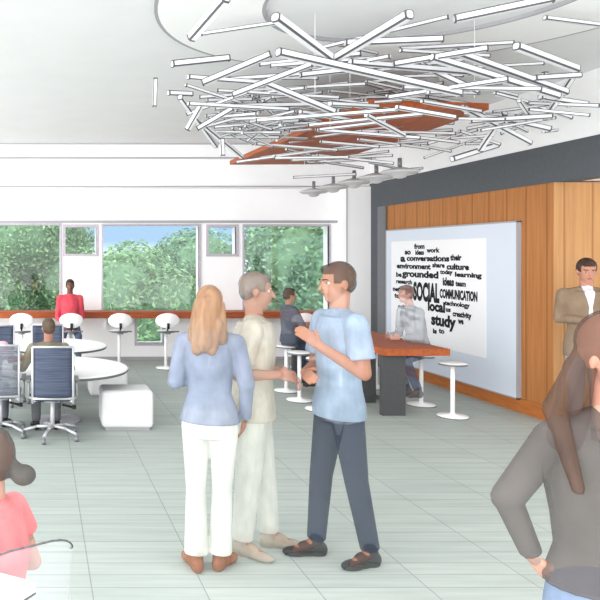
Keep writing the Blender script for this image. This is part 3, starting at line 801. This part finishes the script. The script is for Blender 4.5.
    if st == 'bun':
        hr += [('ell', hp(0, -.14, -.055), (.042 * q, .05 * q, .04 * q), HM, 'h'), ('cap', hp(0, -.09, -.02), hp(0, -.13, -.05), .035 * q, .03 * q, 'h'), ('cap', hp(0, .03, .08), hp(.0, -.04, .06), .05 * q, .07 * q, 'h')]
        zl = .055
    HI = HM.inverted()
    def cut(co_):
        l = HI @ (V(co_) - hc) / q
        if st == 'front': return abs(l.x) < .072 - max(0, l.z) * .5 and l.y > .03 and l.z < .062
        if l.y > .05 and l.z < zl + .01: return True
        if l.y > .0 and l.z < -.005 and st != 'long': return True
        if st in ('short',) and l.z < -.075: return True
        return False
    fuse('hair', hr, min(voxel, .007), m_hair, root, 3, cut=cut)
    if face:
        m_eye = mat('eye_white', (196, 186, 178), .3, alpha); m_iris = mat('iris', (45, 32, 26), .3, alpha); m_br = mat('brow', tuple(int(c * .7) for c in hair[1]), .8, al2)
        m_lip = mat('lips', tuple(int(a * b) for a, b in zip(skin_c, (.88, .66, .66))), .5, al2)
        for sg in (-1, 1):
            bm = bmesh.new(); bmesh.ops.create_uvsphere(bm, u_segments=14, v_segments=10, radius=.0125 * q)
            for v in bm.verts: v.co = V((v.co.x, v.co.z, v.co.y)) 
            for f in bm.faces:
                if f.calc_center_median().y > .0095 * q: f.material_index = 1
            for v in bm.verts: v.co = V(hp(sg * .031, .067, .006)) + HM @ v.co
            obj('eye', bm, [m_eye, m_iris], root, True)
            bm = bmesh.new(); cap_bm(bm, hp(sg * .016, .093, .026), hp(sg * .048, .083, .028), .0035 * q, .003 * q, 8); obj('eyebrow', bm, m_br, root, True)
        bm = bmesh.new(); ell_bm(bm, hp(0, .0925, -.056), (.021 * q, .0075 * q, .0065 * q), HM); obj('mouth', bm, m_lip, root, True)
    return root

# --- the standing group
person((1.03, 4.25, 0), R(-18), 'standing woman with long fair hair, blue-grey jacket and white trousers, back to us', 1.71,
       dict(elR=(.215, -.02, 1.13), wrR=(.205, .07, .90), hdR=(-.25, .15, -1), hnR=(-1, .2, 0), elL=(-.20, -.04, 1.13), wrL=(-.10, .15, 1.12), hdL=(1, .4, .1), hnL=(0, 0, -1),
            anR=(.06, .0, .085), anL=(-.075, -.06, .085), ftR=(.45, 1, 0), ftL=(-.5, 1, 0)),
       ((176, 122, 102), (140, 151, 172), (226, 228, 222)), ('long', (168, 132, 100), -.27), fem=True, alpha=.86, top='long', shirt_lo=.89, shoe=(160, 110, 84),
       leg_w=.94, flare_leg=1.45, voxel=.007, head_yaw=R(-8), girth=.96)
person((1.36, 4.5, 0), R(-112), 'standing older man with grey hair, beige shirt and off-white trousers', 1.79,
       dict(elR=(.23, -.06, 1.16), wrR=(.13, .17, 1.16), hdR=(-.55, .9, -.1), hnR=(-.8, -.3, -.4), cuR=.9, elL=(-.26, .02, 1.17), wrL=(-.1, .22, 1.13), hdL=(.6, .7, -.3), hnL=(.6, -.2, -.5), cuL=.9,
            anR=(.09, -.05, .085), anL=(-.11, .1, .085), ftR=(.35, 1, 0), ftL=(-.25, 1, 0)),
       ((188, 142, 124), (208, 203, 188), (218, 220, 212)), ('short', (112, 112, 106)), alpha=.78, top='short', shirt_lo=.86, shoe=(186, 176, 160), leg_w=1.2, voxel=.007, head_yaw=R(8), head_pitch=R(-6), lean=(0, .02), girth=1.06)
person((1.86, 4.36, 0), R(97), 'standing young man with short dark hair, light blue shirt and navy jeans', 1.85,
       dict(elL=(-.24, -.02, 1.2), wrL=(-.17, .22, 1.36), hdL=(.2, .6, .55), hnL=(.9, 0, -.2), cuL=.6, elR=(.23, .03, 1.18), wrR=(.02, .21, 1.17), hdR=(-1, .35, 0), hnR=(0, -.7, -.6), cuR=.7,
            anL=(-.1, -.15, .085), anR=(.09, .1, .085), ftL=(-.2, 1, 0), ftR=(.1, 1, 0)),
       ((182, 132, 108), (162, 182, 202), (54, 64, 82)), ('short', (62, 54, 48)), alpha=.84, top='short', shirt_lo=.90, shoe=(46, 46, 50), leg_w=1.0, voxel=.007, head_yaw=R(-2), head_pitch=R(-6), girth=.97)
# --- front right woman
person((1.575, 1.93, 0), R(178), 'woman with long brown hair and grey cardigan, hand on hip, at the right picture edge', 1.74,
       dict(elR=(.25, -.05, 1.21), wrR=(.172, -.06, 1.04), hdR=(-.7, -.1, -.8), hnR=(-.9, -.3, .4), cuR=.3, elL=(-.3, -.04, 1.15), wrL=(-.26, .06, .92)),
       ((214, 156, 134), (92, 86, 84), (120, 140, 170)), ('front', (84, 62, 50), -.34), fem=True, alpha=.84, top='long', shirt_lo=.99, voxel=.006, jacket=(206, 170, 150), head_yaw=R(4), shoe=(60, 50, 45), girth=1.04, headoff=(-.01, 0, 0), arm_k=.82)
# --- presenter by the wood wall
person((5.62, 7.2, 0), R(158), 'man in a taupe blazer and grey trousers standing before the wood return wall', 1.86,
       dict(elR=(.225, -.03, 1.24), wrR=(.06, .2, 1.24), hdR=(-1, .2, 0), hnR=(0, -.8, -.5), cuR=.8, elL=(-.27, -.04, 1.22), wrL=(-.05, .2, 1.2), hdL=(1, .25, .1), hnL=(0, -.8, -.3), cuL=.9),
       ((196, 140, 118), (142, 122, 102), (150, 152, 160)), ('short', (58, 44, 38)), alpha=.96, top='long', shirt_lo=.86, voxel=.009, jacket=(224, 226, 228), head_pitch=R(-12), shoe=(96, 62, 50))
# --- seated woman, lower left
person((-.16, 2.47, 0), R(66), 'seated woman with dark hair in a bun and a pink t-shirt at the lower left', 1.62,
       dict(elR=(.22, -.05, .74), wrR=(.16, .18, .70), elL=(-.21, -.02, .74), wrL=(-.15, .2, .7), knR=(.11, .42, .46), knL=(-.11, .42, .46), anR=(.11, .45, .085), anL=(-.11, .45, .085)),
       ((198, 152, 130), (232, 130, 134), (90, 95, 110)), ('bun', (78, 72, 68)), fem=True, alpha=.9, top='short', pelvis=(0, 0, .48), shirt_lo=.5, voxel=.007, head_pitch=R(-4), head_yaw=R(14), headoff=(0, .02, -.01), girth=1.0, sleeve=.45)
# --- person in red at the counter
person(((70 - CX) * 11.9 / F, 11.9, 0), R(180), 'person in a red v-neck sweater and blue jeans seated at the window counter', 1.62,
       dict(elR=(.21, -.02, .84), wrR=(.12, .16, .72), elL=(-.21, -.02, .84), wrL=(-.12, .16, .72), knR=(.13, .3, .56), knL=(-.13, .3, .56), anR=(.13, .24, .12), anL=(-.13, .24, .12)),
       ((110, 76, 62), (208, 76, 90), (86, 98, 124)), ('short', (52, 44, 42)), pelvis=(0, 0, .68), shirt_lo=.68, voxel=.012, top='long')
# --- meeting table
person((.09, 7.3, 0), R(4), 'seated man in an olive shirt, back to us, at the nearer round table', 1.6,
       dict(elR=(.24, .06, .70), wrR=(.2, .28, .70), elL=(-.27, .04, .72), wrL=(-.34, .3, .68), knR=(.11, .34, .44), knL=(-.11, .34, .44), anR=(.11, .32, .085), anL=(-.11, .32, .085)),
       ((176, 128, 108), (132, 126, 106), (96, 98, 104)), ('short', (92, 80, 66)), pelvis=(0, 0, .45), shirt_lo=.47, voxel=.012, alpha=.92, top='long', face=False, hs=.94)
person((-.55, 7.45, 0), R(-8), 'seated person in a pink top cut by the left picture edge', 1.6,
       dict(elR=(.24, .02, .78), wrR=(.40, .16, .80), hdR=(1, .5, 0), knR=(.11, .34, .44), knL=(-.11, .34, .44), anR=(.11, .32, .085), anL=(-.11, .32, .085)),
       ((196, 128, 112), (214, 178, 194), (100, 100, 110)), ('short', (110, 92, 78)), pelvis=(0, 0, .45), shirt_lo=.47, voxel=.012, top='short', face=False, hs=.94)
# --- sitters at the bar table
person((3.47, 9.75, 0), R(-85), 'dark-haired sitter in dark clothes at the left side of the bar table', 1.5,
       dict(elR=(.24, .12, .86), wrR=(.14, .33, .86), elL=(-.24, .12, .86), wrL=(-.14, .33, .86), knR=(.12, .3, .6), knL=(-.12, .3, .6), anR=(.12, .2, .16), anL=(-.12, .2, .16)),
       ((190, 140, 116), (92, 98, 112), (58, 66, 84)), ('short', (56, 52, 50)), pelvis=(0, 0, .69), shirt_lo=.68, voxel=.012, top='long', alpha=.85)
person((4.82, 8.88, 0), R(96), 'sitter in a pale checked shirt and blue jeans in front of the word cloud', 1.66,
       dict(elR=(.22, .14, .88), wrR=(.12, .33, .87), elL=(-.22, .14, .88), wrL=(-.12, .33, .87), knR=(.12, .28, .6), knL=(-.12, .28, .6), anR=(.12, .1, .2), anL=(-.12, .1, .2)),
       ((214, 164, 148), (176, 184, 190), (84, 98, 126)), ('short', (70, 54, 52)), pelvis=(0, 0, .69), shirt_lo=.68, voxel=.012, top='long', alpha=.7, lean=(0, .13), headoff=(0, .05, 0))

# --- shell chair for the seated woman
sc_ = tag(empty('shell_chair', (-.13, 2.45, 0), R(30)), 'white shell chair with a clear back under the woman in pink', 'chair')
bm = bmesh.new()
g = [[None] * 9 for _ in range(7)]
for jx in range(7):
    for ix in range(9):
        a = R(-75 + 150 * ix / 8); z = .42 + .54 * jx / 6
        g[jx][ix] = bm.verts.new((.235 * math.sin(a), -.215 * math.cos(a) ** .8 - .04 * jx / 6 + .03, z - (.12 * abs(math.sin(a)) ** 3) * (jx / 6)))
for jx in range(6):
    for ix in range(8): bm.faces.new((g[jx][ix], g[jx][ix + 1], g[jx + 1][ix + 1], g[jx + 1][ix]))
o = obj('backrest', bm, M['acryl'], sc_, True)
o['label'] = 'clear curved backrest'
bm = bmesh.new()
pts = [V((.235 * math.sin(R(-75 + 150 * i / 16)), -.215 * math.cos(R(-75 + 150 * i / 16)) ** .8 - .01, .965 - .12 * abs(math.sin(R(-75 + 150 * i / 16))) ** 3)) for i in range(17)]
path_rod(bm, pts, .0035, 6); obj('rim', bm, M['line'], sc_)
bm = bmesh.new(); lathe(bm, [(.2, .405), (.235, .42), (.24, .435), (.22, .44)], 32); obj('seat', bm, M['shell'], sc_, True)
for (sx, sy) in ((1, 1), (-1, 1), (1, -1), (-1, -1)):
    bm = bmesh.new(); rod(bm, (sx * .13, sy * .13, .41), (sx * .2, sy * .2, 0), .013, .01); obj('leg', bm, M['chrome'], sc_)

# ------------------------------------------------------------------ outside: ground and trees
struct(mbox('ground', (-30, 40, 13.2, 70, -4.1, -4.0), M['skinb']))
def crown(seed, n, leafm):
    r = random.Random(seed); bm = bmesh.new()
    lobes = [(V((r.uniform(-1.1, 1.1), r.uniform(-.8, .8), r.uniform(-2.2, .9))), r.uniform(.8, 1.25)) for _ in range(16)]
    lobes.append((V((0, 0, 1.0)), 1.0))
    for c, q in lobes:
        for _ in range(n // len(lobes)):
            d = V((r.gauss(0, 1), r.gauss(0, 1), r.gauss(0, 1))).normalized() * q * r.uniform(.82, 1.05)
            p = c + d; t = V((r.gauss(0, 1), r.gauss(0, 1), r.gauss(0, 1))).normalized(); u = t.cross(d).normalized() if t.cross(d).length > .01 else V((1, 0, 0))
            w_ = (d.normalized() * .6 + t * .8).cross(u).normalized(); L_ = r.uniform(.035, .085)
            bm.faces.new([bm.verts.new(p - u * L_), bm.verts.new(p + w_ * L_ * .5), bm.verts.new(p + u * L_), bm.verts.new(p - w_ * L_ * .5)])
    me = bpy.data.meshes.new('foliage'); bm.to_mesh(me); bm.free(); me.materials.append(leafm)
    bm = bmesh.new()
    for c, q in lobes:
        s_ = bmesh.ops.create_icosphere(bm, subdivisions=2, radius=q * .8)
        for v in s_['verts']: v.co += c
    mc = bpy.data.meshes.new('inner_crown'); bm.to_mesh(mc); bm.free(); mc.materials.append(M['core'])
    return me, mc
c1 = crown(1, 30000, M['leaf1']); c2 = crown(5, 30000, M['leaf2'])
bm = bmesh.new(); rod(bm, (0, 0, -7), (0, 0, -1), .2, .12); path_rod(bm, [(0, 0, -1.5), (.4, .1, 0)], .08); path_rod(bm, [(0, 0, -1.2), (-.4, -.1, .2)], .07)
tk = bpy.data.meshes.new('trunk'); bm.to_mesh(tk); bm.free(); tk.materials.append(M['bark'])
trs = [(-2.6, 17.5, 1.3, c1, 'light green tree on the left side of the left window'), (2.3, 17.4, .25, c1, 'low light green tree in the left part of the middle window'),
       (7.1, 17.6, 1.5, c2, 'bluish green tree closest behind the right window'), (12.0, 17.6, 1.6, c2, 'bluish green tree beyond the white column'),
       (-5.0, 23.2, 2.0, c2, 'bluish tree beyond the left picture edge'), (.2, 23.0, 1.9, c1, 'taller light green tree showing in the small left window'),
       (4.9, 23.4, .75, c2, 'bluish green tree under the blue sky in the right part of the middle window'), (9.5, 23.2, 2.2, c2, 'tall bluish green tree rising farther back in the right window')]
for i, (x, y, z, c, lb) in enumerate(trs):
    e = tag(empty('tree', (x, y, -4.0), i * 1.3), lb, 'tree', 'trees outside the windows')
    for nm, me in (('foliage', c[0]), ('inner_crown', c[1]), ('trunk', tk)):
        o = bpy.data.objects.new(nm, me); COL.objects.link(o); o.parent = e
        o.location = (0, 0, z + 4.0) if nm != 'trunk' else (0, 0, 4.0 + min(z, 2) + .9)
        if nm == 'trunk': o.scale = (1, 1, (4.0 + min(z, 2) + .9) / 7)
        if nm != 'trunk': o.scale = (1.15, 1.1, 1.0)
    e['kind'] = 'thing'
    del e['kind']
